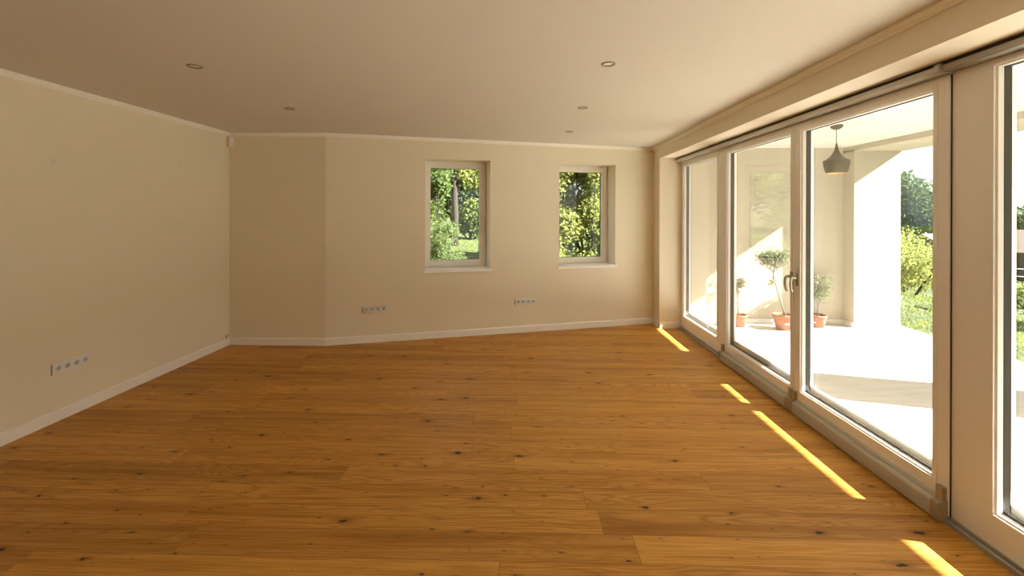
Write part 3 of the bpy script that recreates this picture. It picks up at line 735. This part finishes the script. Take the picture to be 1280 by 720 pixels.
# --- behind the house, seen through the two small windows
plant('garden_shrub', 'big sunlit leafy shrub right outside the right small window', 'shrub', at(1.55, 10.4),
      rblobs(21, 40, ((-1.05, .85), (-.5, .5), (.0, 2.45)), .30, .46), 26000, .10, .055, M['leaf_yellow'], 22, hollow=.3)
plant('garden_tree', 'mid-green tree behind the big shrub in the right small window', 'tree', at(6.2, 20.5),
      rblobs(23, 20, ((-2.6, 2.2), (-.6, .6), (.3, 3.8)), .8, 1.1), 9000, .18, .11, M['leaf_mid'], 24)
plant('conifer_shrub', 'feathery pale green conifer at the lower left of the left small window', 'conifer', at(-1.62, 9.7),
      rblobs(25, 12, ((-.55, .22), (-.25, .25), (.05, .95)), .20, .30), 6500, .085, .020, M['leaf_conifer'], 26, hollow=.15)
plant('garden_tree', 'dark tree at the back of the lawn in the left small window', 'tree', at(-1.5, 17.6),
      rblobs(27, 26, ((-3.2, 3.0), (-.5, .8), (.4, 4.6)), .8, 1.1), 15000, .18, .11, M['leaf_dark'], 28, hollow=.5)
plant('garden_shrub', 'sunlit shrub at the far edge of the lawn in the left small window', 'shrub', at(-1.75, 15.0),
      rblobs(29, 9, ((-.45, .55), (-.3, .3), (.2, 1.25)), .26, .4), 2600, .13, .07, M['leaf_light'], 30, hollow=.2)
plant('garden_tree', 'overhanging branches with yellowish leaves across the top of the left small window', 'tree', at(.10, 11.0),
      [((-1.45, -.2, 1.98), .20), ((-1.2, -.1, 2.1), .20), ((-1.2, -.1, 1.75), .14), ((-1.05, 0, 1.45), .12), ((-.6, 0, 2.2), .3), ((-.1, 0, 1.9), .3), ((.1, 0, 2.3), .5), ((-1.6, .1, 2.35), .18)],
      1900, .13, .065, M['leaf_yellow'], 34, hollow=.2,
      trunk=[([(.45, 0, -.1), (.4, 0, .9), (.3, 0, 1.8), (.2, 0, 2.5)], [.08, .07, .05, .03]), ([(.35, 0, 1.3), (-.3, -.1, 1.8), (-1.4, -.2, 1.95)], [.035, .02, .006]), ([(.3, 0, 1.7), (-.3, 0, 2.2), (-1.5, .1, 2.35)], [.03, .02, .006])])
plant('garden_shrub', 'leafy green shrub at the left side of the left small window', 'shrub', at(-2.35, 12.4),
      rblobs(35, 13, ((-.6, .12), (-.4, .4), (.3, 2.5)), .22, .36), 4200, .12, .065, M['leaf_mid'], 36, hollow=.2)
plant('garden_tree', 'tree with a thick dark trunk in the middle of the left small window', 'tree', at(-2.02, 13.3),
      [((0, 0, 3.3), .7), ((-.5, .1, 2.9), .45), ((.5, 0, 2.75), .4), ((.35, 0, 2.2), .18), ((-.25, 0, 2.3), .2)], 2600, .13, .07, M['leaf_mid'], 38, hollow=.2,
      trunk=[([(0, 0, -.1), (.02, 0, .9), (-.02, 0, 1.9), (.03, 0, 3.0)], [.12, .10, .09, .06]), ([(0, 0, 1.7), (.3, 0, 2.2), (.55, 0, 2.8)], [.06, .045, .02]), ([(0, 0, 1.6), (-.25, 0, 2.2), (-.5, .1, 2.9)], [.06, .045, .02])])

# distant hills
bm = bmesh.new(); prev = None; n = 90
for k in range(n+1):
    a = R(-40) + R(170)*k/n; rr = 700
    h = 8 + 9*math.sin(k*.21) + 5*math.sin(k*.53+1) + 3*math.sin(k*1.1)
    cx, cy = rr*math.cos(a), rr*math.sin(a)
    cur = (bm.verts.new((cx*.12, cy*.12, -6)), bm.verts.new((cx*.8, cy*.8, -6+.6*abs(h))), bm.verts.new((cx, cy, max(3, h))), bm.verts.new((cx*1.2, cy*1.2, -20)))
    if prev:
        for i in range(3): bm.faces.new((prev[i], cur[i], cur[i+1], prev[i+1])).smooth = True
    prev = cur
me = bpy.data.meshes.new('hills'); bm.to_mesh(me); bm.free(); me.materials.append(M['hill'])
o = bpy.data.objects.new('hills', me); COL.objects.link(o); struct(o, 'low blue hills on the horizon', 'hills')

# ------------------------------------------------------------------ light
SUN = Vector((-3.85, 1.0, -2.695))     # direction the sunlight travels
l = bpy.data.lights.new('sun', 'SUN'); l.energy = 44.0; l.angle = R(0.53); l.color = (1.0, 0.935, 0.85)
o = bpy.data.objects.new('sun', l); COL.objects.link(o); o.rotation_euler = SUN.to_track_quat('-Z', 'Y').to_euler(); o.location = (12, 0, 9)

wd = bpy.data.worlds.new('sky'); scn.world = wd; wd.use_nodes = True
nt = wd.node_tree; nt.nodes.clear(); N = NT(nt)
out = N.n('ShaderNodeOutputWorld'); bg = N.n('ShaderNodeBackground')
sky = N.n('ShaderNodeTexSky', sky_type='NISHITA'); sky.sun_disc = False
sky.sun_elevation = math.atan(2.71/math.hypot(3.85, 1.0)); sky.sun_rotation = math.atan2(3.85, -1.0)
sky.air_density = 1.0; sky.dust_density = 2.0; sky.ozone_density = 1.0
tc = N.n('ShaderNodeTexCoord').outputs['Generated']
mp = N.n('ShaderNodeMapping'); mp.inputs['Scale'].default_value = (1, 1, 3.5); N.link(tc, mp.inputs[0])
cl = N.noise(mp.outputs[0], 2.6, 7, 0.6, 0.4)
cl = N.math('MULTIPLY_ADD', cl, 2.2, -0.55, clamp=True)
skc = N.mix(1.0, sky.outputs[0], (0.20, 0.20, 0.20, 1), 'MULTIPLY')
c = N.mix(N.math('MULTIPLY_ADD', cl, 0.65, 0.25), skc, (1.25, 1.29, 1.36, 1))
N.link(c, bg.inputs[0]); bg.inputs[1].default_value = 1.0
N.link(bg.outputs[0], out.inputs[0])

# ------------------------------------------------------------------ camera
cam = bpy.data.cameras.new('camera'); co = bpy.data.objects.new('camera', cam); COL.objects.link(co)
cam.sensor_width = 36.0; cam.lens = 565.0/1280*36.0; cam.sensor_fit = 'HORIZONTAL'
cam.shift_y = -92.0/1280.0; cam.clip_start = 0.02; cam.clip_end = 3000
yaw, roll = .024, -.0032
co.location = (0, 0, 1.6)
co.rotation_euler = (Matrix.Rotation(yaw, 4, 'Z') @ Matrix.Rotation(R(90), 4, 'X') @ Matrix.Rotation(-roll, 4, 'Z')).to_euler()
scn.camera = co
scn.view_settings.view_transform = 'Standard'; scn.view_settings.look = 'None'
scn.view_settings.gamma = 1.0; scn.view_settings.use_curve_mapping = False
scn.view_settings.exposure = 0.18
scn.cycles.max_bounces = 14; scn.cycles.diffuse_bounces = 9; scn.cycles.glossy_bounces = 5
scn.cycles.transparent_max_bounces = 24; scn.cycles.sample_clamp_indirect = 12.0
scn.cycles.use_denoising = True
